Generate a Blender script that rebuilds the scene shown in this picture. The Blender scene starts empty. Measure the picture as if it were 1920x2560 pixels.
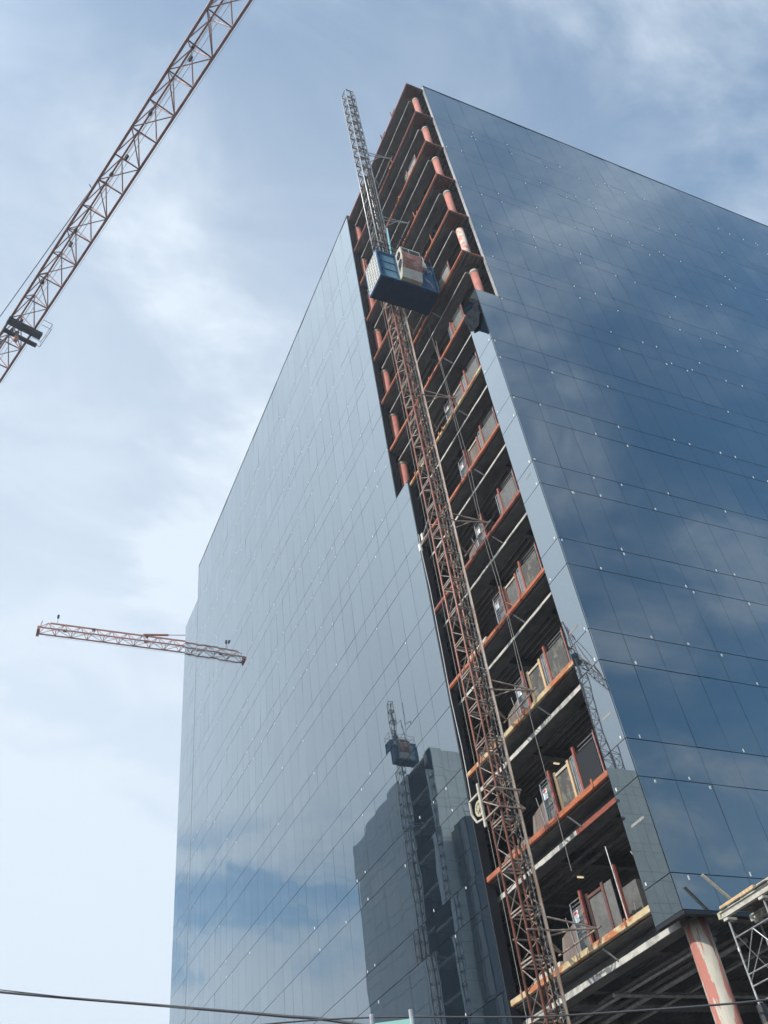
import bpy, math, random
from mathutils import Vector, Matrix
random.seed(7)
scene = bpy.context.scene
COL = scene.collection

# ------------------------------------------------------------------ camera
HAZE = .0006
H0 = 10.34                       # heights below are measured from the foot of the glass, this far above the street
CAM = Vector((-19.6763, -20.9833, -8.7403 + H0))
YAW, PITCH, ROLL, FPX = 1.0526, 0.7594, -0.1600, 2293.995
fw = Vector((math.cos(PITCH)*math.cos(YAW), math.cos(PITCH)*math.sin(YAW), math.sin(PITCH)))
rt0 = fw.cross(Vector((0, 0, 1))).normalized()
up0 = rt0.cross(fw)
cr, sr = math.cos(ROLL), math.sin(ROLL)
rt = cr*rt0 + sr*up0
up = -sr*rt0 + cr*up0
cam_d = bpy.data.cameras.new('camera')
cam_d.sensor_fit = 'VERTICAL'; cam_d.sensor_height = 36.0
cam_d.lens = FPX/2560*36.0
cam_d.clip_start = 0.1; cam_d.clip_end = 6000
cam = bpy.data.objects.new('camera', cam_d); COL.objects.link(cam)
m = Matrix((rt, up, -fw)).transposed().to_4x4(); m.translation = CAM
cam.matrix_world = m
scene.camera = cam

# ------------------------------------------------------------------ sky and sun
SUN = Vector((-1.0, -0.20, 0.66)).normalized()      # direction towards the sun
EL = math.asin(SUN.z)
AZ = math.atan2(SUN.x, SUN.y)
world = bpy.data.worlds.new('World'); scene.world = world; world.use_nodes = True
nt = world.node_tree; nt.nodes.clear()
N = nt.nodes.new; Lk = nt.links.new
def MATH(t, op, a, b=None, c=None, clamp=False):
    n = t.nodes.new('ShaderNodeMath'); n.operation = op; n.use_clamp = clamp
    for i, v in enumerate((a, b, c)):
        if v is None: continue
        if isinstance(v, (int, float)): n.inputs[i].default_value = v
        else: t.links.new(v, n.inputs[i])
    return n.outputs[0]
out = N('ShaderNodeOutputWorld'); bg = N('ShaderNodeBackground')
sky = N('ShaderNodeTexSky'); sky.sky_type = 'NISHITA'; sky.sun_disc = False
sky.sun_elevation = EL; sky.sun_rotation = AZ; sky.air_density = 1.2; sky.dust_density = 1.2; sky.ozone_density = 1.5
tc = N('ShaderNodeTexCoord'); sep = N('ShaderNodeSeparateXYZ'); Lk(tc.outputs['Generated'], sep.inputs[0])
X_, Y_, Z_ = sep.outputs
zc = MATH(nt, 'ADD', MATH(nt, 'MAXIMUM', Z_, 0.0), 0.28)
comb = N('ShaderNodeCombineXYZ')
Lk(MATH(nt, 'DIVIDE', X_, zc), comb.inputs[0]); Lk(MATH(nt, 'DIVIDE', Y_, zc), comb.inputs[1])
def cloud(scale, rot, sc, lo, hi, off, detail=7, rough=.56, dist=.5):
    mp = N('ShaderNodeMapping'); mp.inputs['Rotation'].default_value = (0, 0, math.radians(rot)); mp.inputs['Scale'].default_value = sc
    mp.inputs['Location'].default_value = off
    Lk(comb.outputs[0], mp.inputs[0])
    nz = N('ShaderNodeTexNoise'); nz.inputs['Scale'].default_value = scale; nz.inputs['Detail'].default_value = detail
    nz.inputs['Roughness'].default_value = rough; nz.inputs['Distortion'].default_value = dist
    Lk(mp.outputs[0], nz.inputs['Vector'])
    mr = N('ShaderNodeMapRange'); mr.interpolation_type = 'SMOOTHSTEP'
    mr.inputs[1].default_value = lo; mr.inputs[2].default_value = hi
    Lk(nz.outputs['Fac'], mr.inputs[0]); return mr.outputs[0]
c1 = cloud(1.7, 35, (1, 1.45, 1), .465, .64, (3.1, .7, 0))
c2 = cloud(5.0, 40, (1, 1.5, 1), .40, .68, (1.3, 4.2, 0), 8, .6, .5)
def SM(v, lo, hi):
    n = N('ShaderNodeMapRange'); n.interpolation_type = 'SMOOTHSTEP'; n.inputs[1].default_value = lo; n.inputs[2].default_value = hi
    Lk(v, n.inputs[0]); return n.outputs[0]
# the haze is thicker in the north (+Y) and low down; a clearer blue rift lies low in the north-west
veil = MATH(nt, 'MULTIPLY_ADD', SM(Y_, -.02, .98), .88, .01)
veil = MATH(nt, 'MULTIPLY_ADD', MATH(nt, 'MULTIPLY', SM(MATH(nt, 'MULTIPLY', Z_, -1), -.35, -.05), SM(Y_, -.2, .3)), .35, veil)
rz = MATH(nt, 'DIVIDE', MATH(nt, 'ADD', Z_, MATH(nt, 'MULTIPLY_ADD', c2, .05, -.385)), .045)
rift = MATH(nt, 'MULTIPLY', MATH(nt, 'POWER', 2.718, MATH(nt, 'MULTIPLY', MATH(nt, 'MULTIPLY', rz, rz), -1)), SM(MATH(nt, 'MULTIPLY', X_, -1), .08, .22))
veil = MATH(nt, 'MULTIPLY_ADD', SM(Z_, .68, .88), .10, veil)
veil = MATH(nt, 'MULTIPLY_ADD', SM(MATH(nt, 'MULTIPLY', X_, -1), .06, .32), .42, veil)
c1w = MATH(nt, 'MULTIPLY_ADD', SM(MATH(nt, 'MULTIPLY', Y_, -1), -.15, .25), -.16, .36)
fac = MATH(nt, 'MULTIPLY_ADD', c1, c1w, veil)
fac = MATH(nt, 'MULTIPLY_ADD', MATH(nt, 'MULTIPLY', c2, c1), MATH(nt, 'MULTIPLY_ADD', SM(MATH(nt, 'MULTIPLY', Y_, -1), -.2, .2), .16, .30), fac)
fac = MATH(nt, 'MULTIPLY_ADD', c2, .11, fac)
fac = MATH(nt, 'MULTIPLY', MATH(nt, 'MINIMUM', fac, .97), MATH(nt, 'MULTIPLY_ADD', rift, -.72, 1))
gain = N('ShaderNodeMix'); gain.data_type = 'RGBA'; gain.blend_type = 'MULTIPLY'; gain.inputs['Factor'].default_value = 1
Lk(sky.outputs[0], gain.inputs[6]); gain.inputs[7].default_value = (.50, .87, 1.0, 1)
mix = N('ShaderNodeMix'); mix.data_type = 'RGBA'
Lk(fac, mix.inputs['Factor']); Lk(gain.outputs[2], mix.inputs[6]); sdot = N('ShaderNodeVectorMath'); sdot.operation = 'DOT_PRODUCT'; Lk(tc.outputs['Generated'], sdot.inputs[0]); sdot.inputs[1].default_value = SUN
glow = MATH(nt, 'MULTIPLY_ADD', SM(sdot.outputs['Value'], .42, .90), 1.15, 1)      # haze is brighter towards the sun
hz = N('ShaderNodeVectorMath'); hz.operation = 'SCALE'; hz.inputs[0].default_value = (4.3, 4.84, 5.42); Lk(glow, hz.inputs['Scale'])
Lk(hz.outputs[0], mix.inputs[7])
Lk(mix.outputs[2], bg.inputs['Color']); bg.inputs['Strength'].default_value = 0.15
Lk(bg.outputs[0], out.inputs[0])
sun_d = bpy.data.lights.new('sun', 'SUN'); sun_d.energy = 3.6; sun_d.angle = math.radians(.53); sun_d.color = (1, .94, .85)
sun = bpy.data.objects.new('sun', sun_d); COL.objects.link(sun)
sun.rotation_euler = SUN.to_track_quat('Z', 'Y').to_euler(); sun.location = (-60, -12, 60)
scene.view_settings.view_transform = 'Standard'; scene.view_settings.look = 'None'
scene.view_settings.exposure = 0.35; scene.view_settings.gamma = 1.0
scene.render.engine = 'CYCLES'
scene.cycles.max_bounces = 8; scene.cycles.glossy_bounces = 5; scene.cycles.diffuse_bounces = 3

# ------------------------------------------------------------------ materials
def mat(name, col, rough=.7, metal=0.0, noise=None, scale=3.0, stretch=(1, 1, 1), lo=.45, hi=.6, col3=None, bump=0.0, spec=.4, fine=0.0):
    M = bpy.data.materials.new(name); M.use_nodes = True
    t = M.node_tree; b = t.nodes['Principled BSDF']
    b.inputs['Roughness'].default_value = rough; b.inputs['Metallic'].default_value = metal
    b.inputs['Specular IOR Level'].default_value = spec
    c4 = tuple(col)+(1,)
    b.inputs['Base Color'].default_value = c4
    if noise or bump or fine:
        tcn = t.nodes.new('ShaderNodeTexCoord'); mp = t.nodes.new('ShaderNodeMapping'); mp.inputs['Scale'].default_value = stretch
        t.links.new(tcn.outputs['Object'], mp.inputs[0])
        nz = t.nodes.new('ShaderNodeTexNoise'); nz.inputs['Scale'].default_value = scale; nz.inputs['Detail'].default_value = 6; nz.inputs['Roughness'].default_value = .62
        t.links.new(mp.outputs[0], nz.inputs['Vector'])
        src = None
        if noise:
            mr = t.nodes.new('ShaderNodeMapRange'); mr.inputs[1].default_value = lo; mr.inputs[2].default_value = hi
            t.links.new(nz.outputs['Fac'], mr.inputs[0])
            mx = t.nodes.new('ShaderNodeMix'); mx.data_type = 'RGBA'; mx.inputs[6].default_value = c4; mx.inputs[7].default_value = tuple(noise)+(1,)
            t.links.new(mr.outputs[0], mx.inputs['Factor']); src = mx.outputs[2]
        if fine:
            n2 = t.nodes.new('ShaderNodeTexNoise'); n2.inputs['Scale'].default_value = scale*6; n2.inputs['Detail'].default_value = 4
            t.links.new(mp.outputs[0], n2.inputs['Vector'])
            m2 = t.nodes.new('ShaderNodeMapRange'); m2.inputs[1].default_value = .3; m2.inputs[2].default_value = .7
            m2.inputs[3].default_value = 1-fine; m2.inputs[4].default_value = 1+fine*.6
            t.links.new(n2.outputs['Fac'], m2.inputs[0])
            vm = t.nodes.new('ShaderNodeVectorMath'); vm.operation = 'SCALE'
            if src: t.links.new(src, vm.inputs[0])
            else: vm.inputs[0].default_value = col
            t.links.new(m2.outputs[0], vm.inputs['Scale']); src = vm.outputs[0]
        if src: t.links.new(src, b.inputs['Base Color'])
        if bump:
            bp = t.nodes.new('ShaderNodeBump'); bp.inputs['Strength'].default_value = bump; bp.inputs['Distance'].default_value = .02
            t.links.new(nz.outputs['Fac'], bp.inputs['Height']); t.links.new(bp.outputs[0], b.inputs['Normal'])
    return M

def glass_mat(name, tint, body, ior, wave=.25):
    M = bpy.data.materials.new(name); M.use_nodes = True
    t = M.node_tree; t.nodes.clear()
    o = t.nodes.new('ShaderNodeOutputMaterial'); mx = t.nodes.new('ShaderNodeMixShader')
    lw = t.nodes.new('ShaderNodeLayerWeight'); lw.inputs['Blend'].default_value = .5      # Facing = 1 - cos(angle)
    p3 = MATH(t, 'POWER', lw.outputs['Facing'], 3.0)
    fr = MATH(t, 'MULTIPLY_ADD', p3, 1-ior, ior)
    d = t.nodes.new('ShaderNodeBsdfDiffuse'); d.inputs['Color'].default_value = tuple(body)+(1,)
    g = t.nodes.new('ShaderNodeBsdfGlossy'); g.inputs['Color'].default_value = tuple(tint)+(1,); g.inputs['Roughness'].default_value = .012
    ge = t.nodes.new('ShaderNodeNewGeometry'); vs = t.nodes.new('ShaderNodeVectorMath'); vs.operation = 'SCALE'; vs.inputs[0].default_value = tint
    t.links.new(MATH(t, 'MULTIPLY_ADD', ge.outputs['Random Per Island'],   .045, .965), vs.inputs['Scale']); t.links.new(vs.outputs[0], g.inputs['Color'])
    tcn = t.nodes.new('ShaderNodeTexCoord'); nz = t.nodes.new('ShaderNodeTexNoise'); nz.inputs['Scale'].default_value = .45; nz.inputs['Detail'].default_value = 1.5
    t.links.new(tcn.outputs['Object'], nz.inputs['Vector'])
    bp = t.nodes.new('ShaderNodeBump'); bp.inputs['Strength'].default_value = wave; bp.inputs['Distance'].default_value = .010
    t.links.new(nz.outputs['Fac'], bp.inputs['Height']); t.links.new(bp.outputs[0], g.inputs['Normal'])
    t.links.new(fr, mx.inputs[0]); t.links.new(d.outputs[0], mx.inputs[1]); t.links.new(g.outputs[0], mx.inputs[2])
    t.links.new(mx.outputs[0], o.inputs[0]); return M

M = {}
M['glass'] = glass_mat('tinted_mirror_glass', (.88, .96, 1.0), (.005, .011, .018), .225)
M['backing'] = mat('black_gasket', (.012, .013, .016), .8)
M['trim'] = mat('dark_frame', (.02, .022, .028), .5, .3)
M['clip'] = mat('white_clip', (.66, .66, .64), .6)
M['deck'] = mat('galvanised_deck', (.10, .10, .105), .55, .4, (.16, .155, .15), 1.2, (1, .2, 1), .4, .65)
M['slab'] = mat('concrete_slab', (.22, .21, .20), .9, 0, (.30, .29, .27), 2, fine=.15)
M['beam'] = mat('sprayed_beam', (.10, .098, .10), .9, 0, (.17, .165, .16), .8, (1, .5, 2.5), .4, .65, bump=.4, fine=.2)
M['flange'] = mat('white_fireproofing', (.50, .48, .44), .95, 0, (.30, .29, .27), 2.2, bump=.6, fine=.12)
M['redsteel'] = mat('red_primer', (.27, .075, .05), .6, 0, (.20, .06, .045), 2.5, fine=.2)
M['dullred'] = mat('darkened_red_primer', (.13, .055, .045), .7, 0, (.10, .05, .045), 2.0, fine=.2)  # red darkened for the shade on the corner plates; also barrier uprights
M['orange'] = mat('orange_primer', (.42, .125, .05), .65, 0, (.27, .08, .045), 1.6, (1, 1, 3), .42, .62, fine=.25)
M['orangecream'] = mat('orange_primer_with_cement', (.38, .135, .055), .7, 0, (.48, .37, .22), .9, (1, 1, 2), .44, .52, fine=.25)
M['salmon'] = mat('salmon_primer', (.46, .18, .14), .6, 0, (.38, .14, .11), 2.0, fine=.1)
M['salmonpatch'] = mat('salmon_under_fireproofing', (.40, .365, .305), .9, 0, (.36, .14, .11), 2.9, (1, 1, .17), .515, .54, bump=.3, fine=.1)
M['salmonspot'] = mat('salmon_with_patches', (.58, .22, .17), .8, 0, (.60, .52, .46), 2.6, (1, 1, .6), .47, .52, fine=.1)
M['capital'] = mat('cream_fireproofing', (.40, .35, .30), .95, 0, (.34, .28, .24), 5, bump=.5)
M['core'] = mat('dark_blockwork', (.09, .088, .085), .95, 0, (.13, .125, .12), .7, fine=.2)
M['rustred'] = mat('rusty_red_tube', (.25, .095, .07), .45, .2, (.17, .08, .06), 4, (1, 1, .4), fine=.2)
M['sunlitleg'] = mat('sunlit_rusty_tube', (.88, .66, .52), .3, .1, (.74, .46, .32), 3, (1, 1, .3), fine=.15)  # sun highlight on the right mast leg put into a paler colour
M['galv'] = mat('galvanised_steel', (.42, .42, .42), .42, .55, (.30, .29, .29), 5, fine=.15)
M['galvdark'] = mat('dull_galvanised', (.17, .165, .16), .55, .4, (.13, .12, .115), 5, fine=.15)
M['brace'] = mat('weathered_brace', (.34, .29, .25), .55, .25, (.22, .15, .12), 3, fine=.2)
M['dark'] = mat('dark_steel', (.03, .03, .033), .5, .4)
M['rack'] = mat('greased_rack', (.03, .025, .022), .35, .5, (.30, .20, .13), 9, (1, 1, .5), .52, .58)
M['blue'] = mat('blue_cabin_paint', (.022, .08, .17), .5, 0, (.035, .11, .20), 2, fine=.12)
M['bluedark'] = mat('navy_cabin_floor', (.007, .028, .075), .7, 0, (.010, .034, .085), 2.2, fine=.2)
M['bluelight'] = mat('pale_blue_panel', (.10, .22, .30), .5, 0, (.075, .17, .25), 2.5, fine=.12)
M['whitepaint'] = mat('white_paint', (.70, .69, .65), .6, 0, (.58, .55, .50), 4, fine=.1)
M['meshpanel'] = mat('grey_mesh_panel', (.26, .26, .25), .7, 0, (.22, .22, .21), 6)
M['cream'] = mat('cream_paint', (.46, .43, .36), .6, 0, (.38, .33, .27), 3, fine=.12)
M['rustpaint'] = mat('rusty_red_panel', (.26, .10, .075), .7, 0, (.40, .28, .22), 2.2, (1, 1, 1), .5, .66, fine=.2)
M['window'] = glass_mat('cab_window', (.8, .85, .9), (.03, .035, .035), .06, .05)
M['plate'] = mat('grey_steel_plate', (.13, .127, .122), .7, 0, (.09, .088, .085), 2.0, fine=.2)
M['darkplate'] = mat('dark_steel_sheet', (.13, .125, .12), .7, 0, (.10, .095, .09), 1.5, fine=.2)
M['board'] = mat('dark_board', (.075, .07, .065), .85, 0, (.15, .14, .12), 2.6, (1, 1, 1), .48, .62, fine=.25)
M['ply'] = mat('weathered_plywood', (.17, .135, .115), .85, 0, (.13, .10, .085), 2, (1, 1, .3), fine=.15)
M['plylight'] = mat('grey_plywood', (.25, .24, .23), .85, 0, (.20, .19, .18), 2, (1, 1, .3), fine=.12)
M['lumber'] = mat('new_lumber', (.55, .38, .22), .8, 0, (.44, .28, .15), 3, (4, 4, .5), fine=.12)
M['lumbergrey'] = mat('weathered_lumber', (.45, .40, .32), .85, 0, (.36, .30, .24), 3, (4, 4, .5), fine=.12)
M['sign'] = mat('sign_white', (.80, .79, .77), .5)
M['signred'] = mat('sign_red', (.62, .10, .08), .5)
M['tarp'] = mat('black_tarp', (.008, .011, .016), .8, 0, (.012, .015, .02), 4, bump=.3, spec=.1)
M['rope'] = mat('grey_rope', (.20, .19, .18), .8)
M['wire'] = mat('black_cable', (.02, .022, .028), .5)
M['wirelight'] = mat('pale_cable', (.45, .45, .44), .5)
M['cranered'] = mat('crane_red_paint', (.28, .14, .115), .5, .1, (.20, .10, .085), 1.2, fine=.2)
M['craneorange'] = mat('crane_orange_paint', (.50, .20, .13), .5, .05, (.38, .15, .11), 1.0, fine=.15)
M['cladding'] = mat('grey_cladding', (.78, .78, .73), .7, 0, (.70, .70, .66), .3, fine=.05)
M['concrete'] = mat('concrete', (.32, .31, .29), .9, 0, (.25, .24, .23), 1.5, fine=.12)
M['asphalt'] = mat('asphalt', (.05, .05, .052), .9, 0, (.065, .063, .06), 2, fine=.3)
M['paving'] = mat('paving', (.20, .195, .19), .9, 0, (.16, .155, .15), 1.5, fine=.15)
M['soil'] = mat('gravelly_soil', (.10, .092, .08), .95, 0, (.14, .13, .115), .4, fine=.3)
M['paintline'] = mat('road_paint', (.75, .75, .72), .7)
M['wood'] = mat('pole_wood', (.14, .10, .07), .9, 0, (.09, .07, .05), 6, (1, 1, .1))
M['green'] = mat('pale_green_sign', (.30, .52, .46), .5)
M['alum'] = mat('aluminium_beam', (.46, .44, .39), .6, .1, (.36, .33, .28), 3, fine=.15)
M['yellow'] = mat('pale_yellow_paint', (.42, .39, .28), .6, 0, (.34, .30, .22), 4, fine=.12)
M['teal'] = mat('teal_pole', (.16, .34, .38), .5)

# ------------------------------------------------------------------ mesh helpers
class MB:
    def __init__(s): s.v = []; s.f = []; s.mi = []; s.cur = 0
    def box(s, x0, x1, y0, y1, z0, z1):
        i = len(s.v)
        s.v += [(x0, y0, z0), (x1, y0, z0), (x1, y1, z0), (x0, y1, z0), (x0, y0, z1), (x1, y0, z1), (x1, y1, z1), (x0, y1, z1)]
        for f in ((0, 3, 2, 1), (4, 5, 6, 7), (0, 1, 5, 4), (1, 2, 6, 5), (2, 3, 7, 6), (3, 0, 4, 7)): s.f.append(tuple(i+k for k in f)); s.mi.append(s.cur)
        return s
    def hexa(s, pts):
        i = len(s.v); s.v += [tuple(p) for p in pts]
        for f in ((0, 3, 2, 1), (4, 5, 6, 7), (0, 1, 5, 4), (1, 2, 6, 5), (2, 3, 7, 6), (3, 0, 4, 7)): s.f.append(tuple(i+k for k in f)); s.mi.append(s.cur)
        return s
    def tube(s, a, b, r, n=6, r2=None):
        a = Vector(a); b = Vector(b); d = b-a
        if d.length < 1e-6: return s
        d.normalize(); u = d.cross(Vector((0, 0, 1)) if abs(d.z) < .9 else Vector((1, 0, 0))).normalized(); w = d.cross(u)
        i = len(s.v); r2 = r if r2 is None else r2
        for P, q in ((a, r), (b, r2)):
            for k in range(n):
                t = 2*math.pi*k/n; s.v.append(tuple(P+u*(q*math.cos(t))+w*(q*math.sin(t))))
        for k in range(n):
            s.f.append((i+k, i+(k+1) % n, i+n+(k+1) % n, i+n+k)); s.mi.append(s.cur)
        s.f.append(tuple(i+k for k in reversed(range(n)))); s.f.append(tuple(i+n+k for k in range(n))); s.mi += [s.cur]*2
        return s
    def bar(s, a, b, w, h, upv=(0, 0, 1)):
        a = Vector(a); b = Vector(b); d = (b-a).normalized(); U = Vector(upv)
        if abs(d.dot(U)) > .98: U = Vector((1, 0, 0))
        sd = d.cross(U).normalized(); U = sd.cross(d)
        p = [a-sd*w/2-U*h/2, a+sd*w/2-U*h/2, b+sd*w/2-U*h/2, b-sd*w/2-U*h/2, a-sd*w/2+U*h/2, a+sd*w/2+U*h/2, b+sd*w/2+U*h/2, b-sd*w/2+U*h/2]
        return s.hexa(p)
    def path(s, pts, r, n=6):
        for a, b in zip(pts[:-1], pts[1:]): s.tube(a, b, r, n)
        return s
    def prism(s, poly, ax, c0, c1):
        # poly: list of (u, w) in the other two axes, extruded along axis ax
        def P(u, w, c): return [(c, u, w), (u, c, w), (u, w, c)][ax]
        n = len(poly); i = len(s.v)
        s.v += [P(u, w, c0) for u, w in poly]+[P(u, w, c1) for u, w in poly]
        s.f.append(tuple(i+k for k in reversed(range(n)))); s.f.append(tuple(i+n+k for k in range(n))); s.mi += [s.cur]*2
        for k in range(n): s.f.append((i+k, i+(k+1) % n, i+n+(k+1) % n, i+n+k)); s.mi.append(s.cur)
        return s
    def ring(s, c, R0, R1, ax, w, n=24):
        i = len(s.v)
        for k in range(n):
            t = 2*math.pi*k/n; cs, sn = math.cos(t), math.sin(t)
            for R, q in ((R0, -w/2), (R1, -w/2), (R1, w/2), (R0, w/2)):
                o = [0, 0, 0]; o[ax] = q; o[(ax+1) % 3] = R*cs; o[(ax+2) % 3] = R*sn
                s.v.append((c[0]+o[0], c[1]+o[1], c[2]+o[2]))
        for k in range(n):
            a = i+4*k; b = i+4*((k+1) % n)
            for q in range(4): s.f.append((a+q, b+q, b+(q+1) % 4, a+(q+1) % 4)); s.mi.append(s.cur)
        return s
    def build(s, name, mats, parent=None, smooth=False, off=None):
        me = bpy.data.meshes.new(name)
        v = s.v if off is None else [(a-off[0], b-off[1], c-off[2]) for a, b, c in s.v]
        me.from_pydata(v, [], s.f)
        if not isinstance(mats, (list, tuple)): mats = [mats]
        for mm in mats: me.materials.append(mm)
        me.polygons.foreach_set('material_index', s.mi)
        if smooth: me.polygons.foreach_set('use_smooth', [len(p.vertices) == 4 for p in me.polygons])
        me.update()
        import bmesh
        bm = bmesh.new(); bm.from_mesh(me); bmesh.ops.recalc_face_normals(bm, faces=bm.faces); bm.to_mesh(me); bm.free()
        o = bpy.data.objects.new(name, me); COL.objects.link(o)
        if parent: o.parent = parent
        elif off is not None: o.location = off
        return o

def tag(o, label=None, cat=None, group=None, kind=None):
    if label: o['label'] = label
    if cat: o['category'] = cat
    if group: o['group'] = group
    if kind: o['kind'] = kind
    return o
def empty(name, loc, label, cat, group=None):
    o = bpy.data.objects.new(name, None); COL.objects.link(o); o.location = loc; o.empty_display_size = .3
    return tag(o, label, cat, group)
def kids(o): return [c for c in COL.objects if c.parent == o]
CH = {}
def copy_tree(o, loc, label, parent=None):
    c = o.copy(); COL.objects.link(c); c.parent = parent
    if parent is None:
        c.location = loc; c['label'] = label
    for ch in kids(o): copy_tree(ch, None, None, c)
    return c
def Z(z): return z+H0
def proj(P):
    d = Vector(P)-CAM; z = d.dot(fw)
    if z < .1: return None
    return (960+FPX*d.dot(rt)/z, 1280-FPX*d.dot(up)/z, z)
def ray(px, py): return (fw+rt*((px-960)/FPX)-up*((py-1280)/FPX)).normalized()
def at(px, py, dist): return CAM+ray(px, py)*dist

# ------------------------------------------------------------------ ground
def struct(name, mb, mt): return tag(mb.build(name, mt), kind='structure')
g = MB(); g.v = [(-900, -900, 0), (900, -900, 0), (900, 900, 0), (-900, 900, 0)]; g.f = [(0, 1, 2, 3)]; g.mi = [0]
struct('ground', g, M['soil'])
struct('pavement', MB().box(-6.5, -1.2, -14, 70, .004, .14), M['paving'])
struct('road', MB().box(-18, -6.5, -200, 200, -.2, .008), M['asphalt'])
rl = MB()
for k in range(-20, 20): rl.box(-12.3, -12.16, k*6, k*6+3, .0, .012)
struct('road_marking', rl, M['paintline'])
struct('pavement', MB().box(-22.5, -18, -200, 200, .004, .14), M['paving'])

# ------------------------------------------------------------------ the glass tower
LJ = [.30]+[4.517*k for k in range(1, 8)]+[36.12, 40.82, 45.80, 50.48, 55.05]
UJ = [4.517*k+1.38 for k in range(8)]+[37.36, 42.18, 46.93, 51.58, 56.22]
ROWS = []
for a, b, nx in zip(LJ, UJ, LJ[1:]+[61.6]): ROWS += [(a, b), (b, nx)]
SL = [1.0+4.53*k for k in range(9)]+[41.9, 46.65, 51.4, 56.2, 61.2]
ZT = 61.6
PW = 1.5
Y0, YB, YE = 1.37, 10.34, 57.76
tower = empty('glass_tower', (0, 0, 0), 'tall dark blue glass tower with an open strip of bare floors at its corner', 'building')
glassobjs = []
panels = []          # (axis, u0, u1, z0, z1)
for (a, b) in ROWS:
    # right face (plane y = 0)
    for i in range(36):
        if i == 0 and a > 32.9: continue
        panels.append(('y', i*PW, (i+1)*PW, a, b))
    if b < 33.2: panels.append(('x', 0.0, Y0, a, b))
    ys = [YB, YB+1.53] if a < 28.4 else [YB+1.53]
    y = ys[-1]
    ys = ys[:]
    while y+PW < YE-.3: y += PW; ys.append(y)
    ys.append(YE)
    for u, v in zip(ys[:-1], ys[1:]): panels.append(('x', u, v, a, b))
def panel_pts(ax, u0, u1, z0, z1, gu=.008, gz=.014):
    ta, tb = random.gauss(0, .0021), random.gauss(0, .0018)
    uc, zc_ = (u0+u1)/2, (z0+z1)/2
    q = []
    for dep in (0, .03):
        for (u, z) in ((u0+gu, z0+gz), (u1-gu, z0+gz), (u1-gu, z1-gz), (u0+gu, z1-gz)):
            o = dep+(ta*(u-uc)+tb*(z-zc_) if dep == 0 else 0)
            q.append((o, u, Z(z)) if ax == 'x' else (u, o, Z(z)))
    return [q[0], q[1], q[2], q[3], q[4], q[5], q[6], q[7]]
def screen_area(P):
    pr = [proj(p) for p in P[:4]]
    if any(p is None for p in pr): return 0
    cx = sum(p[0] for p in pr)/4; cy = sum(p[1] for p in pr)/4
    if not (0 < cx < 1920 and 0 < cy < 2560): return 0
    a = 0
    for i in range(4):
        x1, y1, _ = pr[i]; x2, y2, _ = pr[(i+1) % 4]; a += x1*y2-x2*y1
    return abs(a)/2
allp = []
for (ax, u0, u1, a, b) in panels:
    if ax == 'y' and u0 == 0: u0 = .012
    if ax == 'x' and u0 == 0: u0 = .035
    P = panel_pts(ax, u0, u1, a, b); allp.append((screen_area(P), P))
allp.sort(key=lambda t: -t[0])
for k, (_, P) in enumerate(allp[:100]):
    MB().hexa(P).build('glass_panel', M['glass'], tower)
r = MB()
for _, P in allp[100:]: r.hexa(P)
tag(r.build('glass_panel', M['glass'], tower), kind='stuff')
# black gaskets and frame behind the panes
bk = MB()
bk.box(.045, .09, YB+.02, YE-.02, Z(.3), Z(28.45)); bk.box(.045, .09, YB+1.55, YE-.02, Z(28.451), Z(ZT))
bk.box(.091, 53.98, .045, .09, Z(.3), Z(33.0)); bk.box(1.52, 53.98, .045, .09, Z(33.0), Z(ZT))
bk.box(.045, .09, .045, Y0-.02, Z(.3), Z(33.0))
bk.build('gasket_frame', M['backing'], tower)
tr = MB()
tr.box(.0, .42, YB-.09, YB-.005, Z(-.4), Z(28.45)); tr.box(.0, .42, YB+1.44, YB+1.525, Z(28.5), Z(ZT+.2))
tr.build('edge_frame', M['trim'], tower)
MB().box(.03, .20, Y0+.003, Y0+.04, Z(.3), Z(30.8)).build('edge_frame', M['trim'], tower)
MB().box(1.47, 1.496, .0, .2, Z(33.05), Z(ZT)).build('edge_frame', M['galv'], tower)
cp = MB(); cp.box(1.5, 54, -.02, .25, Z(ZT+.003), Z(ZT+.14)); cp.box(-.02, .25, YB+1.53, YE, Z(ZT+.003), Z(ZT+.14)); cp.build('parapet_cap', M['trim'], tower)
sb = MB(); sb.box(.0, 54, -.004, .16, Z(.18), Z(.298)); sb.box(-.004, .16, .165, Y0, Z(.18), Z(.298)); sb.box(-.004, .16, YB, YE, Z(.18), Z(.298)); sb.build('base_trim', M['trim'], tower)
# clips: little white setting tabs at the joints
clips = []
def clip(ax, u, z):
    w, h = random.uniform(.04, .06), random.uniform(.09, .14)
    if ax == 'x': return (-.012, .0, u-w/2, u+w/2, Z(z-h/2), Z(z+h/2))
    return (u-w/2, u+w/2, -.012, .0, Z(z-h/2), Z(z+h/2))
random.seed(21)
for zl, zu in zip(LJ, UJ):
    for zj in (zl, zu):
        if zj < 1: continue
        for i in range(0, 36):
            if i == 0 and zj > 32: continue
            if random.random() < (.46 if zj < 24 else .22): clips.append(clip('y', i*PW+random.choice((.1, .14, -.12, .62)), zj+random.choice((.12, .12, -.13))))
            if random.random() < .18: clips.append(clip('y', i*PW+.16, zj-.14))
        for i in range(31):
            pr_ = .42 if (zj > 24 or (zj < 12 and i < 12)) else .10
            if random.random() < pr_:
                y = YB+1.53+i*PW+random.choice((.1, -.1, .5))
                clips.append(clip('x', y, zj+random.choice((.12, -.13))))
        if zj < 32: clips.append(clip('x', random.choice((.22, 1.2)), zj+.14))
def csz(c):
    p_ = proj((c[0], c[2], c[4]))
    return 1e9 if p_ is None or not (0 < p_[0] < 1920 and 0 < p_[1] < 2560) else p_[2]
clips.sort(key=csz)
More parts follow.
